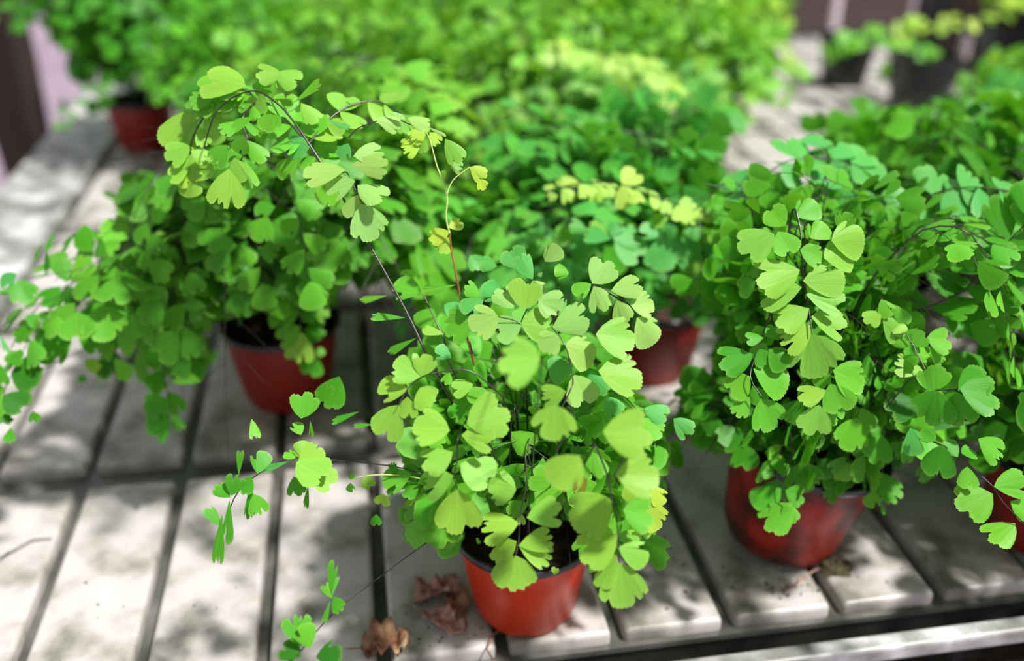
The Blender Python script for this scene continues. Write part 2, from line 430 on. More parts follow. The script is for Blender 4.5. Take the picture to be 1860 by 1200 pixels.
def H(off, sc, rows_, tint='lime', dflt=.66):
    """leaves given by petiole point and tip; each has its own distance and a leaf blade facing up and outward"""
    r = random.Random(int(off[0]+off[1]*3+len(rows_))); out_ = []
    for row in rows_:
        bx, by, tx, ty, sp = row[:5]; d = row[5] if len(row) > 5 and row[5] else dflt; tn = row[6] if len(row) > 6 else tint
        p0 = at(off[0]+bx/sc, off[1]+by/sc, d); p1 = at(off[0]+tx/sc, off[1]+ty/sc, d+r.uniform(-.004, .006))
        dr = p1-p0; sz = dr.length*1.08
        tocam = (Vector((0, 0, CAM_H))-p0).normalized()
        nn = tocam*.75+UP*.45+Vector((r.uniform(-1, 1), r.uniform(-1, 1), r.uniform(-1, 1)))*.22
        hf = sp*.5+(6 if sp > 45 else -3); hi = min(range(6), key=lambda k: abs(HALVES[k]-hf))
        out_.append((p0, dr.normalized(), nn, sz, hi, jit(PAL[tn], r, .08)))
    return out_
def poly(off, sc, pts, d0, d1):
    n = len(pts); raw = [at(off[0]+x/sc, off[1]+y/sc, d0+(d1-d0)*i/max(1, n-1)) for i, (x, y) in enumerate(pts)]
    if n < 3: return raw
    out_ = []
    for i in range(n-1):
        a = raw[max(i-1, 0)]; b = raw[i]; c = raw[i+1]; d = raw[min(i+2, n-1)]
        for k in range(4):
            t = k/4
            out_.append(.5*((2*b)+(c-a)*t+(2*a-5*b+4*c-d)*t*t+(3*b-a-3*c+d)*t**3))
    out_.append(raw[-1]); return out_

# ================================================================== THE FERNS
P1 = Plant((.011, .611, 0), 'bright lime fern in clean orange-red pot with black rim, front centre', 1.07, 'pot')
P2 = Plant((.245, .697, 0.005), 'fern in tilted dirt-smeared red pot, front right of the bench', 1.3, 'pot_dirty', tilt=((0, 1, 0), 9))
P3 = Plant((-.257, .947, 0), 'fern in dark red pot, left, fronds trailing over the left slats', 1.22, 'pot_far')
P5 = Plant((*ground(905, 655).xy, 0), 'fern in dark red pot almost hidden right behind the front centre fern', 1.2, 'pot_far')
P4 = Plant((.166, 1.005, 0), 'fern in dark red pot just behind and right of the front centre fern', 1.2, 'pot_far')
c1 = (620, 420); c2 = (620, 800); c0 = (500, 0); c3 = (0, 800); c4 = (1240, 400); c5 = (1240, 800); c6 = (0, 400)

# ---- centre fern, traced fronds
base1 = P1.loc+Vector((0, 0, .068))
def S1(off, pts, d0, d1, r0=.0006, r1=.0004, sc=3, frm=None):
    p = poly(off, sc, pts, d0, d1)
    if frm is not None: p = poly2(frm, p)
    return (p, r0, r1)
def poly2(b, p):      # a basal stretch from the soil to the first traced point
    a = p[0]; m = (b+a)/2 + Vector((0, 0, .25*(a-b).length)) if False else (b*.5+a*.5)
    return [b, b.lerp(m, .5)+Vector((0, 0, .004)), m+Vector((0, 0, .006)), m.lerp(a, .5)+Vector((0, 0, .004))]+p
P1.hero_frond([S1(c1, [(1000, 600), (1060, 560), (1145, 500), (1250, 330), (1370, 288), (1480, 350), (1570, 400), (1610, 470)], .655, .66, .0007, .0005, frm=base1+Vector((.004, 0, 0)))],
 H(c1, 3, [(1368, 285, 1460, 165, 88), (1470, 322, 1625, 275, 72), (1572, 396, 1700, 400, 74), (1610, 470, 1700, 610, 74), (1500, 375, 1540, 495, 62), (1375, 297, 1420, 435, 66), (1362, 285, 1270, 335, 72, None, 'fresh'), (1240, 230, 1168, 205, 80, .67, 'fresh'), (1150, 522, 1330, 440, 60), (1110, 165, 1185, 90, 80, .65), (1090, 250, 1080, 225, 62, .65)], 'pale', .655))
P1.hero_frond([S1(c1, [(1180, 1000), (1250, 860), (1260, 790), (1220, 620), (1145, 520)], .63, .65, .0006, .0004, frm=base1)],
 H(c1, 3, [(1385, 560, 1590, 590, 76, .64), (1400, 760, 1630, 800, 74, .635), (1222, 610, 1370, 700, 74, .645, 'pale'), (1270, 780, 1345, 930, 74, .645, 'pale'), (1120, 700, 1230, 790, 76, .66, 'blue'), (1185, 570, 1090, 640, 92, .61, 'pale'), (1350, 780, 1420, 900, 70, .68, 'blue'), (1440, 900, 1500, 1010, 60, .66, 'blue'), (1650, 960, 1780, 1000, 70, .65, 'blue'), (1810, 1020, 1900, 1110, 70, .64, 'blue'), (1300, 740, 1390, 840, 70, .69, 'green')], 'lime', .64))
P1.hero_frond([S1(c1, [(930, 630), (960, 570), (985, 480), (1030, 380), (1040, 280)], .65, .66, frm=base1), S1(c1, [(855, 465), (940, 485), (985, 510)], .65, .65, .0004, .0003)],
 H(c1, 3, [(1045, 262, 975, 135, 46, None, 'blue'), (990, 430, 990, 265, 88), (940, 420, 865, 310, 66, None, 'pale'), (1075, 372, 1205, 400, 92, None, 'pale'), (985, 500, 1130, 510, 96), (855, 465, 705, 515, 92, .635, 'pale'), (985, 500, 855, 570, 80, .65, 'pale'), (880, 350, 775, 290, 74, .67, 'blue'), (775, 372, 660, 430, 62, .67, 'blue'), (700, 480, 575, 560, 92, .67, 'fresh'), (850, 190, 760, 160, 66, .69, 'blue'), (990, 200, 900, 110, 80, .69, 'blue'), (1040, 270, 1110, 330, 70, .68, 'pale'), (760, 350, 680, 290, 60, .69, 'fresh'), (830, 380, 860, 470, 80, .69, 'fresh'), (1170, 460, 1230, 380, 70, .69, 'blue')], 'lime', .65))
P1.hero_frond([S1(c1, [(1090, 700), (1010, 690), (950, 640)], .53, .60, .0006, .0004, frm=base1+Vector((0, -.02, 0)))], H(c1, 3, [(1085, 690, 870, 745, 100, .53)], 'lime'))
P1.hero_frond([S1(c1, [(1180, 1180), (1260, 1040), (1230, 900)], .58, .57, .0006, .0005, frm=base1+Vector((.01, -.02, 0)))],
 H(c1, 3, [(1170, 945, 1150, 1130, 150, .57), (1225, 870, 1090, 910, 70, .60, 'lime'), (1425, 1090, 1680, 1110, 78, .56)], 'lime'))
# left lobe of the centre fern
P1.hero_frond([S1(c1, [(880, 900), (700, 760), (520, 770), (430, 800), (360, 860), (315, 940)], .64, .62, frm=base1)],
 H(c1, 3, [(425, 795, 300, 710, 92), (435, 790, 465, 675, 86), (362, 862, 205, 850, 68), (430, 850, 490, 950, 92), (360, 900, 372, 1015, 60), (315, 945, 235, 1125, 70), (720, 835, 610, 870, 72, .64), (590, 770, 560, 830, 66, .65, 'fresh'), (680, 960, 590, 1000, 70, .66, 'green'), (790, 860, 700, 920, 90, .65, 'fresh'), (600, 690, 520, 640, 60, .67, 'blue')], 'lime', .625))
P1.hero_frond([S1(c1, [(830, 1200), (720, 1010), (670, 1045), (640, 1110), (630, 1180)], .63, .615, frm=base1), S1(c2, [(632, 0), (630, 110), (615, 190), (632, 265)], .615, .615)],
 H(c1, 3, [(592, 1085, 400, 1060, 80), (682, 1050, 900, 975, 78), (655, 1110, 830, 1140, 66)], 'lime', .61) +
 H(c2, 3, [(608, 62, 440, 125, 72), (612, 190, 445, 255, 66), (648, 125, 825, 195, 74), (636, 265, 640, 500, 88), (470, 10, 560, 20, 60, .64, 'fresh')], 'lime', .612))
P1.hero_frond([S1(c2, [(1000, 60), (1010, 220), (975, 400), (970, 500), (965, 560), (950, 625)], .64, .61, frm=base1)],
 H(c2, 3, [(952, 270, 810, 250, 100, .62), (968, 450, 765, 480, 70), (1010, 420, 1195, 385, 66), (955, 548, 810, 610, 62), (965, 572, 1145, 530, 52), (970, 578, 1140, 645, 56), (950, 625, 935, 815, 100), (985, 400, 975, 460, 70, .66, 'yellow')], 'lime', .612))
P1.hero_frond([S1(c2, [(1380, 20), (1440, 160), (1470, 300), (1500, 420), (1510, 560), (1515, 665)], .60, .60, .0007, .0004, frm=base1+Vector((.02, 0, 0))), S1(c2, [(1480, 200), (1530, 110), (1560, 70)], .6, .6)],
 H(c2, 3, [(1500, 190, 1720, 190, 84, .57), (1370, 62, 1385, 205, 66, .61, 'fresh'), (1300, 80, 1140, 215, 84, .56), (1535, 375, 1700, 420, 86, .60, 'fresh'), (1475, 320, 1270, 460, 86), (1505, 510, 1300, 620, 66), (1500, 622, 1370, 760, 68), (1510, 580, 1665, 640, 66), (1520, 665, 1545, 900, 84), (1510, 510, 1620, 545, 58, .62, 'fresh'), (1340, 190, 1260, 270, 60, .62, 'dry'), (1230, 230, 1030, 250, 84, .64, 'fresh'), (1600, 200, 1590, 330, 86, .63, 'yellow'), (1640, 330, 1720, 480, 80, .66, 'yellow'), (1690, 250, 1760, 340, 70, .66, 'yellow'), (1600, 420, 1650, 540, 70, .67, 'yellow'), (1360, 500, 1290, 620, 70, .63, 'fresh')], 'lime', .60))
# long dark stalk reaching up and to the left, with its hanging tip leaves
P1.hero_frond([S1((0, 0), [(773, 640), (735, 560), (663, 430), (605, 330), (540, 230), (500, 185), (455, 165), (395, 200), (370, 270)], .66, .70, .0011, .0005, 1, frm=base1+Vector((-.01, .01, 0))),
               S1(c0, [(330, 960), (390, 940), (440, 1040), (475, 1110)], .66, .655), S1(c0, [(400, 750), (450, 700), (540, 665), (640, 640), (740, 680), (830, 690), (930, 740)], .67, .67, .0005)],
 H(c0, 3, [(425, 850, 590, 830, 60), (415, 900, 605, 915, 50), (385, 925, 170, 965, 56), (435, 985, 280, 1030, 66), (447, 1008, 600, 1070, 62), (455, 1060, 425, 1195, 70), (472, 1110, 530, 1300, 76), (365, 1000, 240, 1090, 80, .69, 'fresh'), (545, 645, 675, 690, 46), (600, 600, 700, 640, 36), (720, 640, 835, 680, 46), (830, 690, 925, 740, 34), (925, 755, 1005, 880, 50, .66, 'lime'), (400, 780, 360, 860, 60, .67, 'blue'), (280, 650, 400, 700, 30, .67, 'blue'), (200, 790, 60, 800, 60, .70, 'blue'), (120, 860, 20, 960, 70, .70, 'fresh')], 'pale', .655) +
 H((0, 0), 3, [(1245, 920, 1230, 1130, 66, .67, 'lime'), (1275, 860, 1320, 985, 66, .67, 'lime'), (1240, 790, 1150, 890, 60, .68), (1330, 740, 1310, 835, 66, .68), (1480, 620, 1450, 715, 90, .66), (1540, 400, 1400, 395, 60, .70, 'lime'), (1500, 395, 1630, 440, 60, .70, 'lime'), (1340, 470, 1110, 440, 60, .70, 'lime'), (1600, 560, 1740, 450, 34, .68), (1640, 560, 1730, 660, 50, .70, 'lime'), (1090, 800, 1070, 970, 80, .72, 'lime'), (1040, 820, 1130, 870, 70, .71, 'lime'), (1060, 600, 940, 820, 60, .73, 'lime'), (1010, 930, 1000, 1020, 60, .72, 'yellow'), (1160, 560, 1130, 650, 90, .71, 'fresh'), (1430, 500, 1370, 600, 70, .70, 'lime'), (1380, 640, 1270, 700, 40, .68), (1350, 480, 1480, 500, 60, .70, 'fresh'), (1560, 640, 1480, 560, 50, .69), (1180, 520, 1040, 560, 50, .71), (1500, 330+70, 1560, 470, 60, .70, 'lime')], 'fresh', .68))
P1.hero_frond([S1(c0, [(950, 1270), (930, 1180), (935, 1060), (880, 900), (835, 740), (790, 700)], .685, .67, .0008, .0004), S1(c0, [(935, 1060), (970, 980), (1060, 910)], .67, .67, .0005)],
 H(c0, 3, [(1060, 910, 1140, 975, 64, .67, 'yellow'), (1110, 975, 1140, 1030, 80, .67, 'yellow'), (950, 890, 1020, 920, 60, .67, 'pale'), (820, 700, 740, 760, 70, .68, 'yellow'), (840, 720, 900, 780, 70, .68, 'yellow'), (790, 780, 700, 830, 60, .68, 'yellow'), (800, 740, 780, 830, 70, .68, 'lime'), (930, 930, 900, 960, 60, .68, 'lime'), (760, 760, 690, 800, 60, .68, 'yellow')], 'yellow'), 'stem_green')
P1.hero_frond([S1(c1, [(680, 560), (655, 400), (630, 260), (600, 100), (590, 0)], .70, .685, .0010, .0006, frm=base1+Vector((-.01, .02, 0)))],
 H(c1, 3, [(590, 0, 480, 30, 60, .69, 'yellow'), (585, -20, 650, -60, 60, .69, 'yellow'), (590, 30, 530, 110, 60, .69, 'yellow'), (640, 340, 700, 370, 50, .69, 'green'), (560, 560, 450, 530, 44, .66, 'lime')], 'lime'), 'stem_red')
P1.hero_frond([S1(c1, [(580, 700), (560, 590), (510, 480), (445, 340)], .69, .70, .0007, .0005, frm=base1), S1(c1, [(715, 670), (700, 600)], .68, .68), S1(c1, [(880, 690), (850, 610)], .65, .65)],
 H(c1, 3, [(350, 470, 172, 470, 32, .68, 'green'), (625, 290, 455, 325, 34, .69, 'fresh'), (435, 330, 290, 290, 70, .71, 'fresh'), (500, 420, 420, 510, 84, .71, 'fresh'), (410, 580, 260, 650, 30, .70, 'green'), (250, 350, 110, 370, 34, .72, 'fresh'), (560, 400, 640, 440, 90, .72, 'blue'), (390, 210, 330, 260, 60, .72, 'fresh'), (700, 130, 760, 200, 90, .74, 'blue')], 'fresh'))
# low sprays left of the centre pot
P1.hero_frond([S1((0, 0), [(845, 900), (740, 852), (600, 835), (530, 832), (470, 860), (425, 905), (395, 1000)], .70, .66, .0006, .0004, 1)],
 H(c3, 3, [(1610, 95, 1560, 60, 60), (1650, 95, 1640, 5, 90, None, 'lime'), (1615, 115, 1780, 190, 88, .645, 'lime'), (1625, 110, 1760, 60, 80, .65, 'lime'), (1700, 170, 1820, 230, 80, .65, 'lime'), (1575, 112, 1440, 158, 34, None, 'blue'), (1405, 180, 1430, 60, 66, None, 'green'), (1300, 195, 1310, 60, 32, None, 'green'), (1260, 300, 1290, 190, 66, None, 'green'), (1370, 190, 1310, 280, 66, None, 'green'), (1370, 220, 1350, 420, 32, None, 'green'), (1385, 290, 1420, 405, 60, None, 'fresh'), (1255, 310, 1180, 250, 50, None, 'green'), (1250, 320, 1240, 560, 36, None, 'green'), (1210, 470, 1130, 370, 44, None, 'green'), (1210, 400, 1180, 665, 30, None, 'green'), (1600, 195, 1615, 300, 60, None, 'green'), (1680, 240, 1670, 360, 34, None, 'green')], 'fresh', .655) +
 H(c6, 3, [(1370, 1080, 1390, 1190, 40, .66, 'fresh'), (1640, 1080, 1670, 940, 80, .66, 'fresh'), (1640, 1170, 1610, 1100, 66, .66, 'fresh'), (1690, 1090, 1700, 1180, 34, .66, 'fresh'), (1720, 1000, 1800, 900, 40, .68, 'green'), (1850, 850, 1760, 1000, 70, .70, 'green'), (1960, 1040, 1820, 1100, 24, .70, 'green'), (2040, 1110, 1930, 1120, 24, .70, 'green')], 'green', .66))
P1.hero_frond([S1((0, 0), [(800, 880), (745, 865), (685, 862), (640, 868)], .70, .68, .0006, .0004, 1)],
 H(c2, 3, [(440, 190, 330, 170, 60, .70, 'green'), (420, 220, 330, 290, 60, .70, 'green'), (380, 180, 230, 230, 60, .69, 'fresh'), (480, 300, 400, 340, 80, .70, 'fresh'), (520, 320, 470, 420, 80, .69, 'lime'), (290, 180, 275, 120, 50, .69, 'green'), (330, 200, 240, 265, 70, .69, 'green'), (140, 190, 150, 260, 80, .68, 'lime'), (55, 170, 60, 210, 50, .68, 'fresh'), (50, 230, 50, 280, 60, .68, 'fresh'), (230, 290, 228, 350, 80, .68, 'lime'), (190, 400, 195, 462, 70, .68, 'green'), (490, 470, 500, 510, 80, .69, 'fresh'), (360, 320, 380, 350, 80, .70, 'lime'), (740, 560, 750, 535, 80, .70, 'fresh'), (1160, 730, 1165, 690, 80, .69, 'lime')], 'green', .69), 'stem_green')
P1.hero_frond([S1((0, 0), [(800, 968), (740, 1010), (680, 1055), (620, 1100), (580, 1140), (540, 1190)], .70, .60, .0004, .0004, 1)],
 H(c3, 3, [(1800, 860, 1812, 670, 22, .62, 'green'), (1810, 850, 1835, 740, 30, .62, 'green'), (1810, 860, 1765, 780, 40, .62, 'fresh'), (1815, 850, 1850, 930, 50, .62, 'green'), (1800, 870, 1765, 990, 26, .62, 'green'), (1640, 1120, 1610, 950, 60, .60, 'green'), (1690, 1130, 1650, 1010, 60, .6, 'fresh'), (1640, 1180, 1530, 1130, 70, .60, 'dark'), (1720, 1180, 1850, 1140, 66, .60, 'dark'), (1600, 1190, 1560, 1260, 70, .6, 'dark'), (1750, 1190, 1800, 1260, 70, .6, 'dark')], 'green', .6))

# ---- right fern, traced fronds
b2 = P2.loc+Vector((.01, 0, .082))
P2.hero_frond([S1(c4, [(560, 200), (600, -60), (640, 40), (650, 200), (665, 330), (685, 470), (705, 620)], .70, .66, .0009, .0005)],
 H(c4, 3, [(500, 75, 320, 170, 88), (520, 60, 600, 175, 88, None, 'fresh'), (640, 160, 760, 200, 86, None, 'fresh'), (770, 205, 930, 190, 84), (810, 110, 990, 120, 88), (640, 270, 405, 310, 72), (655, 330, 875, 310, 62), (672, 405, 875, 450, 70), (650, 365, 425, 420, 62), (688, 480, 505, 545, 72), (700, 525, 885, 590, 66), (705, 575, 540, 670, 66), (700, 620, 735, 845, 104), (700, 100, 790, 30, 80, None, 'fresh'), (560, 30, 460, -50, 80, .68, 'fresh'), (620, -20, 740, -80, 80, .69, 'fresh'), (860, 60, 900, -40, 80, .68, 'fresh'), (740, 640, 840, 650, 40, None, 'blue')], 'lime', .665))
P2.hero_frond([S1(c4, [(480, 500), (430, 640), (390, 760), (370, 860), (430, 960)], .68, .66, frm=b2), S1(c4, [(790, 780), (805, 880), (740, 1010)], .69, .67, frm=b2)],
 H(c4, 3, [(385, 810, 570, 900, 76), (368, 850, 265, 950, 74, None, 'fresh'), (365, 960, 285, 1060, 56, None, 'fresh'), (425, 970, 490, 1135, 84), (385, 730, 200, 770, 70, None, 'green'), (420, 700, 470, 790, 80, None, 'green'), (470, 700, 560, 800, 90, None, 'green'), (440, 640, 350, 650, 70, None, 'green'), (450, 630, 530, 600, 80, None, 'green'), (820, 815, 985, 900, 86, .66), (805, 890, 890, 1030, 80, .66), (780, 925, 630, 955, 66, .66, 'lime'), (745, 1005, 700, 1165, 84, .66, 'lime'), (770, 985, 860, 1090, 66, .67), (800, 830, 720, 890, 80, .67), (380, 900, 440, 990, 60, .67, 'green')], 'fresh', .67))
P2.hero_frond([S1(c4, [(1080, 420), (1180, 560), (1260, 690), (1320, 810)], .70, .68, frm=b2), S1(c4, [(1130, 1000), (1250, 860), (1330, 920), (1500, 920), (1560, 900)], .70, .67, .0007, frm=b2)],
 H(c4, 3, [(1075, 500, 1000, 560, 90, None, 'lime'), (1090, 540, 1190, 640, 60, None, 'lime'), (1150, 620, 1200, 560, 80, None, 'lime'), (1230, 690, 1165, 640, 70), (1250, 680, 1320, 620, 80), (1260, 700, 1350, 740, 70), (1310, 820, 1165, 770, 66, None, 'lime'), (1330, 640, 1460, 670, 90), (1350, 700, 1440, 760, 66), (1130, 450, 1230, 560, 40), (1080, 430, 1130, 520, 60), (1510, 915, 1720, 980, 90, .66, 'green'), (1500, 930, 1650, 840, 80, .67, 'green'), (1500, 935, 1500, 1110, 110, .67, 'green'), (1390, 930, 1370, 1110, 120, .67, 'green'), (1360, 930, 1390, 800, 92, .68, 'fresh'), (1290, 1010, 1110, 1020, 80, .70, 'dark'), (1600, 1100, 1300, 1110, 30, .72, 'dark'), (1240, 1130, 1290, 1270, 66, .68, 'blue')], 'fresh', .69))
P2.hero_frond([S1(c5, [(1300, -20), (1480, 60), (1600, 170), (1690, 250), (1750, 340), (1870, 460)], .68, .66, .0007)],
 H(c5, 3, [(1610, -10, 1755, 85, 72), (1690, 290, 1510, 370, 76, None, 'fresh'), (1812, 450, 1660, 530, 62, None, 'fresh'), (1695, 250, 1880, 240, 66), (1785, 330, 1900, 400, 66), (1550, 140, 1570, 260, 66), (1500, 90, 1440, 0, 70, None, 'green'), (1420, 20, 1400, 200, 60, None, 'green'), (1380, 0, 1300, -50, 80, None, 'green'), (1520, 70, 1590, 60, 80, None, 'green')], 'fresh', .665))
P2.hero_frond([S1(c5, [(560, -120), (600, 60), (540, 260), (560, 340)], .74, .73, frm=b2), S1(c5, [(900, -100), (960, 60), (1040, 200)], .76, .76, frm=b2)],
 H(c5, 3, [(600, 335, 440, 460, 66, .73), (560, 340, 590, 450, 60, .73), (540, 260, 395, 350, 60, .74, 'green'), (560, 270, 660, 320, 80, .74, 'green'), (480, 120, 580, 150, 60, .74, 'green'), (500, 190, 430, 160, 80, .74, 'green'), (640, 120, 680, 270, 100, .75, 'green'), (860, 80, 950, 200, 44, .76, 'green'), (1040, 170, 1170, 320, 46, .76, 'green'), (1050, 270, 1020, 360, 60, .76, 'fresh'), (980, 120, 1040, 230, 30, .76, 'green'), (1070, 320, 1100, 400, 26, .76, 'green'), (740, 100, 800, 200, 90, .76, 'green'), (450, 60, 540, 90, 90, .75, 'fresh')], 'fresh', .74))

# ---- left fern, traced fronds (hanging over the pot and trailing left)
c7 = (380, 500); b3 = P3.loc+Vector((0, 0, .082))
P3.hero_frond([S1(c7, [(500, -150), (640, -20), (700, 180), (715, 380), (735, 560)], .86, .88, .0008, .0005, 4.286, b3), S1(c7, [(820, 60), (800, 400), (810, 700)], .9, .9, .0007, .0005, 4.286, b3)],
 H(c7, 4.286, [(700, 280, 470, 360, 60), (715, 400, 545, 520, 60), (720, 440, 690, 680, 66, None, 'lime'), (740, 60, 740, 230, 92, .86, 'pale'), (720, 30, 520, 90, 80, .87, 'blue'), (830, 220, 720, 340, 70, .88, 'green'), (740, 420, 900, 440, 80, .89, 'green'), (810, 560, 740, 470, 80, .9, 'green'), (820, 620, 800, 780, 90, .9, 'green'), (840, 560, 880, 620, 80, .9, 'fresh'), (800, 260, 920, 330, 70, .88, 'lime'), (880, 100, 980, 200, 60, .88, 'fresh'), (380, 80, 290, 130, 90, .95, 'green'), (340, 190, 340, 290, 90, .95, 'green'), (640, 130, 600, 230, 60, .9, 'green')], 'fresh', .87))
L3 = []
rl = random.Random(11)
lf6 = [(370, 340, 330, 210, 56), (390, 340, 490, 210, 50), (330, 360, 220, 450, 60), (370, 350, 360, 480, 60), (410, 350, 500, 420, 80), (640, 260, 480, 400, 100), (700, 100, 560, 20, 80), (330, 490, 220, 570, 66), (440, 500, 560, 520, 92), (600, 460, 700, 540, 90), (720, 510, 800, 640, 92), (590, 590, 690, 670, 84), (430, 640, 560, 660, 80), (600, 690, 620, 860, 66), (390, 600, 180, 700, 90), (240, 620, 330, 730, 80), (50, 760, 130, 740, 90), (60, 830, 220, 860, 92), (20, 950, 150, 1010, 88), (0, 1080, 70, 1080, 90), (780, 720, 880, 770, 86), (1000, 760, 930, 870, 66), (1000, 780, 1120, 800, 90), (990, 600, 1090, 720, 84), (900, 620, 830, 540, 60), (910, 640, 970, 720, 70), (780, 870, 910, 890, 84), (900, 970, 790, 1040, 80), (920, 930, 970, 1060, 70), (930, 1060, 820, 1170, 80), (940, 1040, 990, 1140, 44), (860, 60, 930, 200, 100), (850, 260, 990, 300, 90), (760, 330, 710, 260, 88), (1000, 370, 1100, 520, 100), (460, 760, 540, 800, 66), (140, 520, 210, 560, 80), (140, 570, 110, 660, 50), (90, 330, 160, 440, 90), (90, 290, 0, 350, 66), (300, 60, 250, 160, 22), (260, 160, 250, 280, 26), (420, 60, 330, 160, 26), (230, 120, 190, 210, 24), (460, 20, 480, 160, 60), (540, 130, 640, 160, 80), (460, 840, 440, 880, 80), (0, 620, 40, 720, 30), (180, 1040, 190, 1100, 60), (60, 1130, 40, 1210, 50), (0, 780, 20, 900, 40)]
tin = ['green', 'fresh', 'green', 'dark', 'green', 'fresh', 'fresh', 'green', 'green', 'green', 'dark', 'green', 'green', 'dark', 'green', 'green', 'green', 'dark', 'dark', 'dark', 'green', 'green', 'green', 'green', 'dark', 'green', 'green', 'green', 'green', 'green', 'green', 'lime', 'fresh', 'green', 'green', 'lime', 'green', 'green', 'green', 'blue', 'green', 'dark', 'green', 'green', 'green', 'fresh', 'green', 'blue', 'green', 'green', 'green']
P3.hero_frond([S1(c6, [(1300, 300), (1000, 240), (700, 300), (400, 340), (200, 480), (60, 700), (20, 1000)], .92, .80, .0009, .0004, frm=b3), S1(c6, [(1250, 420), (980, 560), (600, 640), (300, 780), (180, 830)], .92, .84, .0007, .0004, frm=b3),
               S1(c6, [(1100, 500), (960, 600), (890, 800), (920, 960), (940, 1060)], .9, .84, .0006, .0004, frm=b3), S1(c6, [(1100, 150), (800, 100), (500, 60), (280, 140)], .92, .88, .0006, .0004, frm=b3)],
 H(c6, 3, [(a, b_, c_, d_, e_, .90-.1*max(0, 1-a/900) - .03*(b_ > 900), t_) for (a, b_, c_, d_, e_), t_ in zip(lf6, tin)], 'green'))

# ---- growth that fills the crowns
def inr(px, py, boxes): return any(a <= px <= c and b_ <= py <= d for a, b_, c, d in boxes)
def keep1(px, py, d):
    if py > 1010 or px < 560 or (px < 680 and py > 690) or px > 1290: return False
    if inr(px, py, [(830, 930, 1075, 1200), (1120, 590, 1290, 720), (1200, 800, 1400, 1200)]): return False
    if px > 1180 and py < 560: return False
    if py < 470 and d < .72: return False
    if d < .648: return False
    if (px < 740 and 590 < py): return False
    return True
def keep2(px, py, d):
    if px < 1215 or (px < 1290 and py < 500) or py < 240: return False
    if inr(px, py, [(1215, 545, 1310, 690), (1230, 800, 1300, 1200), (1300, 900, 1620, 1200), (1600, 830, 1760, 1200), (1610, 900, 1900, 1200), (1660, 480, 1790, 640)]): return False
    if py > 840 and px > 1640: return False
    if d < (.715 if 1300 < px < 1640 and py > 380 else .66): return False
    return True
def keep3(px, py, d):
    if inr(px, py, [(395, 560, 640, 800), (380, 620, 700, 900), (600, 500, 760, 800), (0, 0, 190, 400), (0, 400, 90, 470), (0, 690, 1000, 1200)]): return False
    if py < 125 or px > 860: return False
    if px < 210 and py < 420: return False
    if px < 330 and py < 330: return False
    return True
def keep4(px, py, d):
    if py > 590 or px < 820 or px > 1340 or (py > 560 and px < 1150): return False
    if px > 1310 and 220 < py < 340 or (px > 1000 and 340 < 0): return False
    return True
def keep5(px, py, d):
    return 640 < px < 1180 and 330 < py < 610 and not (px < 700 and py > 500) and not (py > 540 and px < 720)
P = PAL
P1.grow(21, 54, .13, .19, .026, P['green'], P['fresh'], .55, keep=keep1, blen=.08, rz=(.25, 1), hz=(.4, 1), droopk=1.2, stemless=.25, step=.024)
P1.grow(22, 26, .10, .10, .021, P['green'], P['blue'], .7, keep=keep1, blen=.05, rz=(.3, 1), stemless=.2)
P2.grow(31, 48, .20, .31, .025, P['green'], P['fresh'], .7, keep=keep2, blen=.09, rz=(.25, 1), hz=(.35, 1), droopk=1.3, stemless=.22, step=.024)
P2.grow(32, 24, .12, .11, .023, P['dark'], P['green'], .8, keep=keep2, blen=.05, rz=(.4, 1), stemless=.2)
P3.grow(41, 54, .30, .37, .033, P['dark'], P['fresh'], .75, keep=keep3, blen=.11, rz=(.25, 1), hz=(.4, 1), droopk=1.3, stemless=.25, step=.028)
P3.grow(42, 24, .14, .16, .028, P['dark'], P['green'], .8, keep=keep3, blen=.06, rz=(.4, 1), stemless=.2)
P3.grow(43, 22, .24, .38, .032, P['fresh'], P['lime'], .5, az=(10, 100), keep=keep3, blen=.10, rz=(.3, 1), hz=(.7, 1), step=.028)
P4.grow(51, 46, .26, .28, .032, P['green'], P['blue'], .7, keep=keep4, blen=.10, rz=(.25, 1), stemless=.22, step=.028)
P5.grow(55, 44, .24, .24, .031, P['fresh'], P['blue'], .75, keep=keep5, blen=.10, rz=(.25, 1), stemless=.2, step=.028)
def spray(pl, pts, d0, d1, n, size, tn, seed, base=None):
    r = random.Random(seed); p = poly((0, 0), 1, pts, d0, d1); L = []
    m = len(p)-1; sd_ = 1
    for k in range(n):
        t = (k+.5)/n*m; i = min(int(t), m-1); q = p[i].lerp(p[i+1], t-i); T = (p[i+1]-p[i]).normalized()
        Nn = Vector((0, -.45, 1)).normalized(); B = T.cross(Nn).normalized()
        for sd_ in (-1, 1):
            if r.random() < .1: continue
            d = (T*r.uniform(.2, .9)+B*sd_*r.uniform(.5, 1.2)+Vector((0, 0, r.uniform(-.9, .15)))).normalized()
            L.append((q, d, Nn+Vector((r.uniform(-1, 1), r.uniform(-1, 1), 0))*.4, size*r.uniform(.6, 1.35), r.choice((2, 3, 4)), jit(PAL[tn], r)))
    L.append((p[-1], (p[-1]-p[-2]).normalized(), Vector((0, -.4, 1)), size, 4, jit(PAL[tn], r)))
    st = [pl.loc+Vector((0, 0, pl.top))] if base is None else base
    b_ = st[0]; a_ = p[0]; m_ = Vector((b_.x*.6+a_.x*.4, b_.y*.6+a_.y*.4, max(a_.z, b_.z)*.9))
    lead = [] if base is not None else [bez((b_, b_+Vector((0, 0, .06)), m_, a_), q/6) for q in range(6)]
    pl.hero_frond([(lead+p, .0009, .0005)], L)
arch = [P1.loc]
spray(P1, [(600, 322), (545, 245), (490, 190), (430, 160), (380, 170)], .70, .72, 11, .021, 'fresh', 91, arch)
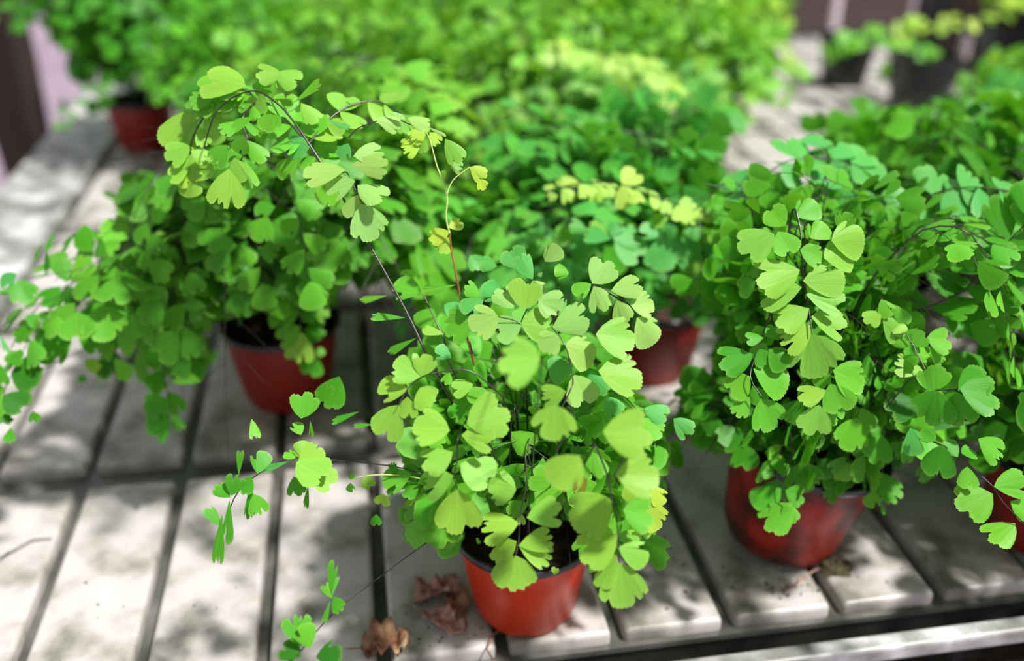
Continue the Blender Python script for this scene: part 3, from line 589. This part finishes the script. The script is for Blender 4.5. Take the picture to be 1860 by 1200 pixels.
spray(P1, [(560, 262), (600, 215), (640, 190), (690, 185), (740, 215)], .70, .74, 7, .020, 'lime', 92, arch)
spray(P1, [(470, 180), (440, 215), (450, 260), (432, 300)], .705, .69, 4, .018, 'fresh', 93, arch)
spray(P1, [(385, 190), (350, 250), (345, 310)], .72, .72, 4, .020, 'lime', 94, arch)
spray(P3, [(110, 240), (125, 200), (150, 170), (180, 160)], 1.5, 1.55, 5, .020, 'green', 95, [P3.loc])
c8 = (1060, 400)
P4.hero_frond([S1(c8, [(380, 560), (300, 300), (190, 125)], .92, .84, .0007, .0004, 3.75, P4.loc+Vector((0, 0, .08))), S1(c8, [(600, 500), (560, 300), (560, 110), (480, 20)], .92, .86, .0007, .0004, 3.75, P4.loc+Vector((0, 0, .08)))],
 H(c8, 3.75, [(190, 125, 10, 90, 56), (210, 130, 400, 235, 74), (195, 118, 400, 105, 62), (190, 110, 250, 20, 60), (535, 120, 540, 335, 100), (600, 130, 770, 290, 62), (520, 110, 395, 50, 60), (500, 60, 540, -40, 60, .86, 'lime'), (640, 290, 800, 380, 60, .88, 'lime'), (650, 380, 710, 510, 60, .88, 'lime'), (180, 100, 40, 40, 50, .86, 'lime'), (700, 250, 800, 340, 56, .9, 'lime'), (150, 180, 270, 340, 84, .92, 'green'), (20, 60, -90, 20, 60), (-60, 130, -200, 110, 80, .9, 'fresh')], 'blue', .845))
spray(P4, [(985, 350), (1060, 332), (1130, 335), (1200, 360), (1262, 382)], .86, .84, 11, .018, 'straw', 61)
spray(P4, [(860, 410), (930, 385), (990, 405), (1040, 440)], .98, .92, 7, .026, 'blue', 62)
spray(P4, [(830, 470), (860, 430), (880, 390)], 1.0, .98, 5, .028, 'fresh', 63)
spray(P2, [(1440, 250), (1500, 300), (1560, 350), (1640, 380)], .86, .80, 8, .028, 'blue', 64)
spray(P2, [(1360, 380), (1400, 310), (1470, 285), (1560, 300)], .82, .84, 8, .028, 'blue', 65)
spray(P2, [(1600, 430), (1680, 360), (1760, 340), (1860, 350)], .80, .78, 9, .028, 'blue', 66)
spray(P2, [(1680, 560), (1760, 520), (1830, 440), (1880, 390)], .76, .72, 8, .028, 'green', 67)
print('leaves', P1.build(), P2.build(), P3.build(), P4.build(), P5.build())

# ---- ferns further back and to the sides
def gp(px, py): g = ground(px, py); return (g.x, g.y, 0)
def keep_far(px, py, d):
    if px > 1440 and py < 110: return False
    if inr(px, py, [(0, 0, 1, 1), (1325, 225, 1500, 335), (1440, 150, 1560, 215), (60, 70, 110, 1200)]): return False
    if px < 100 and py > 50 or px < 130 and 90 < py < 170: return False
    if px < 210 and py > 200: return False
    if 215 < px < 320 and 190 < py < 280: return False
    return True
def keep_right(px, py, d):
    if py < 185 and px < 1780 or py < 90: return False
    if inr(px, py, [(1325, 225, 1500, 335), (1440, 130, 1560, 215), (1590, 130, 1700, 200), (1660, 480, 1790, 640), (1480, 0, 1860, 60)]): return False
    return py < 1010 and not (py > 850 and px < 1790)
def keep_top(px, py, d):
    return not (py < 60 and px < 1700) and not (py < 100 and 1700 < px < 1790) and not inr(px, py, [(1490, 85, 1560, 150), (1600, 135, 1700, 200), (1700, 60, 1770, 150), (1440, 0, 1700, 62), (1440, 0, 1500, 90)])
back = [
 # px, py of pot foot, scale, reach, height, n, tint, tip, label, keep
 (268, 268, 1.25, .27, .30, 34, 'dark', 'green', 'fern in dark red pot at far left, beside the bench edge', keep_far),
 (640, 440, 1.2, .26, .27, 32, 'green', 'lime', 'fern right behind the left fern, second row', keep_far),
 (860, 420, 1.2, .25, .28, 32, 'fresh', 'lime', 'fern in the second row behind the centre fern', keep_far),
 (1080, 430, 1.2, .25, .21, 30, 'blue', 'pale', 'fern in the second row behind the dark red pot, bluish leaves', keep_far),
 (470, 300, 1.2, .26, .26, 28, 'green', 'fresh', 'fern in the third row, behind the left fern crown', keep_far),
 (760, 285, 1.2, .28, .27, 30, 'fresh', 'lime', 'fern in the third row, left of the pale flat sprays', keep_far),
 (1010, 275, 1.2, .28, .30, 30, 'fresh', 'lime', 'fern with pale yellow flat sprays, upper middle', keep_far),
 (1230, 300, 1.2, .25, .24, 26, 'fresh', 'lime', 'fern left of the bright bare bench patch', keep_far),
 (420, 170, 1.2, .28, .28, 30, 'dark', 'fresh', 'fern with darker leaves in the upper left, right of the far left pot', keep_far),
 (640, 170, 1.2, .28, .28, 28, 'fresh', 'pale', 'fern in the fourth row, upper left of centre', keep_far),
 (860, 160, 1.2, .28, .28, 28, 'lime', 'lime', 'fern in the fourth row, behind the pale sprays on the left', keep_far),
 (1080, 150, 1.2, .28, .28, 28, 'lime', 'pale', 'fern in the fourth row, behind the pale sprays on the right', keep_far),
 (1270, 190, 1.2, .26, .26, 28, 'lime', 'yellow', 'lime fern in front of the small far red pot', keep_far),
 (310, 100, 1.2, .28, .30, 28, 'green', 'fresh', 'fern at the top left corner, behind the far left pot', keep_far),
 (560, 98, 1.2, .30, .30, 26, 'fresh', 'pale', 'pale fern at the top edge, left of centre', keep_far),
 (800, 95, 1.2, .30, .28, 26, 'lime', 'lime', 'bright lime fern at the top edge, middle', keep_far),
 (1020, 95, 1.2, .30, .28, 26, 'fresh', 'lime', 'bright fern at the top edge, right of middle', keep_far),
 (1200, 95, 1.2, .30, .28, 26, 'lime', 'yellow', 'yellowish lime fern at the top edge, left of the small far red pot', keep_far),
 (1370, 97, 1.15, .20, .30, 24, 'fresh', 'lime', 'far fern whose small red pot shows near the top right', keep_far),
 (1575, 615, 1.2, .24, .26, 34, 'green', 'fresh', 'fern in dark red pot hidden behind the front right fern', keep_right),
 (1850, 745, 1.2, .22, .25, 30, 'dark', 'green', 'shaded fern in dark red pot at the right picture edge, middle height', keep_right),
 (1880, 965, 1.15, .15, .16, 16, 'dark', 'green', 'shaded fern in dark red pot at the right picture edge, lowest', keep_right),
 (1500, 470, 1.2, .22, .19, 24, 'blue', 'fresh', 'bluish fern behind the front right fern, below the bare bench patch', keep_right),
 (1700, 470, 1.2, .25, .19, 32, 'blue', 'green', 'bluish fern right of the bare bench patch', keep_right),
 (1860, 430, 1.2, .24, .16, 26, 'blue', 'blue', 'bluish fern at the right picture edge with flat dark leaves', keep_right),
 (1690, 320, 1.2, .22, .13, 28, 'lime', 'yellow', 'light lime fern below the black square pots', keep_right),
 (1800, 310, 1.2, .24, .18, 30, 'fresh', 'pale', 'pale fern right of the black square pots', keep_right),
 (1860, 210, 1.2, .22, .24, 26, 'lime', 'yellow', 'yellow green fern at the upper right picture edge', keep_right),
]
for i, (px, py, sc, reach, hh, n, t0, t1, lab, kf) in enumerate(back):
    p = Plant(gp(px, py), lab, sc)
    p.grow(200+i*7, int(n*1.15), reach, hh*1.12, .030, P[t0], P[t1], .6, keep=kf, blen=.12, step=.031, rz=(.2, 1), hz=(.45, 1), stemless=.22)
    if i == 6:
        spray(p, [(925, 112), (985, 88), (1060, 92), (1130, 112), (1195, 125), (1208, 165)], 1.33, 1.30, 16, .031, 'straw', 71)
        spray(p, [(1000, 190), (1090, 170), (1120, 230)], 1.5, 1.45, 6, .030, 'lime', 72)
    p.build(300, False)
for i, (px, py, sc, t0, t1, lab, az) in enumerate([(1528, 152, 1.05, 'green', 'lime', 'fern in a black square pot at the upper right, left one of two', (60, 350)),
        (1662, 205, 1.15, 'green', 'lime', 'fern in a black square pot at the upper right, right one of two', None),
        (1810, 130, 1.15, 'lime', 'yellow', 'yellow green fern in a black square pot, farthest right at the top', None)]):
    p = Plant(gp(px, py), lab, sc, square=True); p.root.rotation_euler.z = 0
    spray(p, [[(1500, 105), (1540, 75), (1600, 68), (1680, 90)], [(1600, 120), (1660, 110), (1720, 135), (1760, 160)], [(1620, 70), (1680, 45), (1760, 35), (1850, 12)]][i], 2.2, 2.1, 10, .036, ['fresh', 'fresh', 'yellow'][i], 80+i)
    p.grow(500+i, 24, .24, .22, .034, P[t0], P[t1], .5, keep=keep_top, blen=.10, step=.030, rz=(.3, 1), hz=(.5, 1), stemless=.3)
    p.build(300, False)

# ------------------------------------------------------------------ litter on the bench
def crumple(name, loc, L, W, seed, mat, label, lift=.006, fold=.5, rz=0):
    """a dried curled leaf: jagged outline, folded blade with thickness and a midrib"""
    nu, nv = 26, 14; V = []; Fc = []; r = random.Random(seed)
    for i in range(nu+1):
        for j in range(nv+1):
            u = i/nu*2-1; v = j/nv*2-1
            wd = W*(1-abs(u)**2.2)**.6*(1+.7*noise(Vector((u*5, seed, v*1.5)))) if abs(u) < 1 else 0
            x = u*L; y = v*wd; z = lift + abs(v)*wd*fold + .95*W*noise(Vector((x*110, y*110, seed))) + .4*W*noise(Vector((x*260, y*260, seed))) + .2*W*math.sin(u*4+seed)
            V.append((x, y, max(.0008, z)))
    for i in range(nu):
        for j in range(nv): a = i*(nv+1)+j; Fc.append((a, a+nv+1, a+nv+2, a+1))
    root = empty(name, loc, rz); tag(root, label, 'dead leaf', 'dead leaves on the front slats')
    o = obj('blade', mesh('blade', V, Fc, mat), root)
    s_ = o.modifiers.new('solid', 'SOLIDIFY'); s_.thickness = .0006; s_.offset = 1
    tb = Tubes(); mid = [Vector(V[i*(nv+1)+nv//2])+Vector((0, 0, .0006)) for i in range(nu+1)]; mid = [mid[0]+Vector((-.012, .002, 0))]+mid
    tb.add(mid, .0006, .0004, 4); obj('stalk', mesh('stalk', tb.V, tb.F, mat), root)
g = ground(795, 1080); crumple('dead_leaf', (g.x, g.y, .0005), .022, .013, 3, M['dead'], 'crumpled pinkish dead leaf beside the front centre pot', .004, .6, .5)
g = ground(838, 1098); crumple('dead_leaf', (g.x-.004, g.y, .0005), .016, .009, 8, M['dead2'], 'small brown curled dead leaf touching the front centre pot', .003, .8, 2.0)
g = ground(805, 1135); crumple('dead_leaf', (g.x, g.y, .0005), .021, .011, 14, M['dead'], 'greyish pink dead leaf lying lowest left of the front centre pot', .003, .5, -.6)
g = ground(700, 1178); crumple('dead_leaf', (g.x, g.y, .0005), .020, .015, 22, M['dead2'], 'broad brown dead leaf at the bottom edge, left of the front pot', .004, .5, .25)
def twig(pts, r0, label, mat='dead2'):
    P_ = [ground(*p)+Vector((0, 0, r0+.0006)) for p in pts]; o0 = P_[0].copy(); tb = Tubes(); tb.add([p-o0 for p in P_], r0, r0*.5, 6)
    tb.add([P_[1]-o0, P_[1]-o0+Vector((.006, .008, .003))], r0*.6, r0*.3, 5)
    o = obj('dry_twig', mesh('dry_twig', tb.V, tb.F, M[mat]), None, o0); tag(o, label, 'twig')
twig([(-30, 1030), (0, 1018), (30, 1000), (60, 983), (95, 980)], .0012, 'thin dark dry twig on the slat at the left picture edge', 'stem')
twig([(1425, 1075), (1448, 1062), (1475, 1040), (1500, 1030)], .0011, 'pale dry root lying below the tilted front right pot', 'dead')
twig([(895, 1200), (884, 1180), (890, 1160), (905, 1148)], .0008, 'thin curled brown root at the foot of the front centre pot', 'dead2')
# dark clump under the tilted pot
V = []; Fc = []
g = ground(1515, 1032)
for i in range(9):
    for j in range(14):
        th = math.pi*i/8*.5; ph = 2*math.pi*j/14; rad = .011*(1+.5*noise(Vector((i*.7, j*.9, 2))))
        V.append((rad*1.3*math.sin(th)*math.cos(ph), rad*math.sin(th)*math.sin(ph), rad*.75*math.cos(th)))
for i in range(8):
    for j in range(14): Fc.append((i*14+j, (i+1)*14+j, (i+1)*14+(j+1) % 14, i*14+(j+1) % 14))
o = obj('root_clump', mesh('root_clump', V, Fc, M['moss']), None, (g.x, g.y, .0003)); tag(o, 'dark mossy clump of roots beside the tilted front right pot', 'debris')
# crumbs of soil
V = []; Fc = []; rc = random.Random(5)
spots = [(1240, 1000, 60, 40, 24), (1430, 1070, 70, 22, 26), (960, 1180, 200, 30, 16), (1160, 1060, 160, 70, 22), (840, 1140, 90, 40, 24), (1320, 1070, 40, 60, 10), (1600, 1010, 150, 50, 10), (300, 1090, 280, 110, 14)]
for cx, cy, sx, sy, n in spots:
    for k in range(n):
        g = ground(cx+rc.gauss(0, .5)*sx, cy+rc.gauss(0, .5)*sy); s_ = rc.uniform(.0006, .0018); b = len(V)
        q = bw(0, 0); uu = g.x*UV[0]+g.y*UV[1]; vv = g.x*VV[0]+g.y*VV[1]
        f_ = ((uu-U0)/PIT) % 1
        if f_ < .09 or f_ > .91 or vv < .565 or .82 < vv < .875: continue
        if (g-Vector((.011, .611, 0))).length < .042 or (g-Vector((.245, .693, 0))).length < .05: continue
        for dx, dy, dz in ((1, 0, 0), (0, 1, .1), (-1, .1, 0), (0, -1, 0), (.2, .1, 1)): V.append((g.x+dx*s_*rc.uniform(.6, 1.3), g.y+dy*s_*rc.uniform(.6, 1.3), dz*s_+.0002))
        Fc += [(b, b+1, b+4), (b+1, b+2, b+4), (b+2, b+3, b+4), (b+3, b, b+4), (b+3, b+2, b+1, b)]
o = obj('soil_crumbs', mesh('soil_crumbs', V, Fc, M['moss'], False)); tag(o, 'scattered dark soil crumbs on the pale slats around the front pots', 'soil', kind='stuff')
# drops of water in the front channel
for i, (px, py, r_, lab) in enumerate([(1688, 1070, .0020, 'water drop at the front end of the rightmost open groove'), (1512, 1152, .0018, 'left drop of the close pair in the front channel'), (1524, 1164, .0020, 'right drop of the close pair in the front channel'), (1596, 1151, .0020, 'single bright drop in the front channel, right of the pair'), (1387, 1175, .0014, 'smallest drop in the front channel, farthest left')]):
    dz = -.0128 if i == 0 else -.044
    g = ground(px, py, dz)
    me = lathe('water_drop', [(r_*math.sin(a)+1e-5, r_*.7*math.cos(a)) for a in [math.pi/2*k/6 for k in range(7)]], M['water'], 14)
    o = obj('water_drop', me, None, (g.x, g.y, dz+.0001)); tag(o, lab, 'water drop', 'water drops in the front channel')

# ------------------------------------------------------------------ what stands beyond the bench
def post(x, y, x2, y2, w_, z0, z1, mat, name, label, cat, group=None):
    root = empty(name, (x, y, z0)); tag(root, label, cat, group); dx, dy = x2-x, y2-y; H_ = z1-z0
    V = []; n = 8
    for k in range(n+1):
        t = k/n; cx, cy = dx*t, dy*t; r_ = w_*(1-.12*math.sin(t*9))
        for a, b_ in ((1, 1), (-1, 1), (-1, -1), (1, -1)): V.append((cx+a*r_, cy+b_*r_, H_*t))
    Fc = [(k*4+j, k*4+(j+1) % 4, k*4+4+(j+1) % 4, k*4+4+j) for k in range(n) for j in range(4)]+[(0, 3, 2, 1), (n*4, n*4+1, n*4+2, n*4+3)]
    obj('shaft', mesh('shaft', V, Fc, mat, False), root)
    v, f = box(-w_*1.7, w_*1.7, -w_*1.7, w_*1.7, 0, .02); obj('foot', mesh('foot', v, f, mat, False), root)
    v, f = box(dx-w_*1.4, dx+w_*1.4, dy-w_*1.4, dy+w_*1.4, H_-.02, H_+.012); obj('cap', mesh('cap', v, f, mat, False), root)
q = at(52, 290, 2.75)
post(q.x, q.y, q.x, q.y, .055, -.74, .75, M['dark_wood'], 'wooden_post', 'dark reddish wooden post left of the bench, upper left', 'post')
# a low dark rack beyond the bench on the right, with uprights and pale pipes
def rack(u, v, wx, wy, label):
    bb = bw(u, v); rk = empty('plant_rack', (bb.x, bb.y, -.74), BA); tag(rk, label, 'rack')
    for zz in (.08, .40, .70):
        n = int(wy/.17)
        for k in range(n):
            v_, f = box(0, wx, k*wy/n, (k+.9)*wy/n, zz, zz+.025); obj('board', mesh('board', v_, f, M['dark_wood'], False), rk)
    nx = max(2, int(wx/.5)+1)
    for a in range(nx):
        for y_ in (-.05, wy):
            x_ = a*(wx-.06)/(nx-1); v_, f = box(x_, x_+.06, y_, y_+.05, 0, 1.15 if y_ > 0 else .74); obj('upright', mesh('upright', v_, f, M['black'], False), rk)
    for k in range(5):
        v_, f = box(0, wx, wy+.055, wy+.08, .1+k*.2, .1+k*.2+.18); obj('back_board', mesh('back_board', v_, f, M['dark_wood'], False), rk)
rack(1.22, 2.84, 2.6, .9, 'dark wooden rack beyond the far end of the bench at the upper right')
rack(1.62, 1.3, .8, 1.3, 'dark wooden rack along the right side of the bench')
for i, (px, py, d) in enumerate([(1520, 8, 3.0), (1663, 10, 3.0), (1712, 8, 3.0), (1752, 85, 2.7)]):
    q = at(px, py, d); root = empty('pipe', (q.x, q.y, -.74)); tag(root, ['short pale pipe at the top right, leftmost', 'pale pipe at the top right, second from left', 'pale pipe at the top right, third from left', 'pale pipe lower down, right of the others'][i], 'pipe', 'pale pipes beyond the bench')
    h_ = q.z+.74+.03
    obj('tube', lathe('tube', [(.015, 0), (.015, h_), (.012, h_), (.012, h_-.02)], M['pale'], 16), root)
    obj('collar', lathe('collar', [(.015, .0), (.024, .0), (.024, .02), (.015, .022)], M['pale'], 16), root)
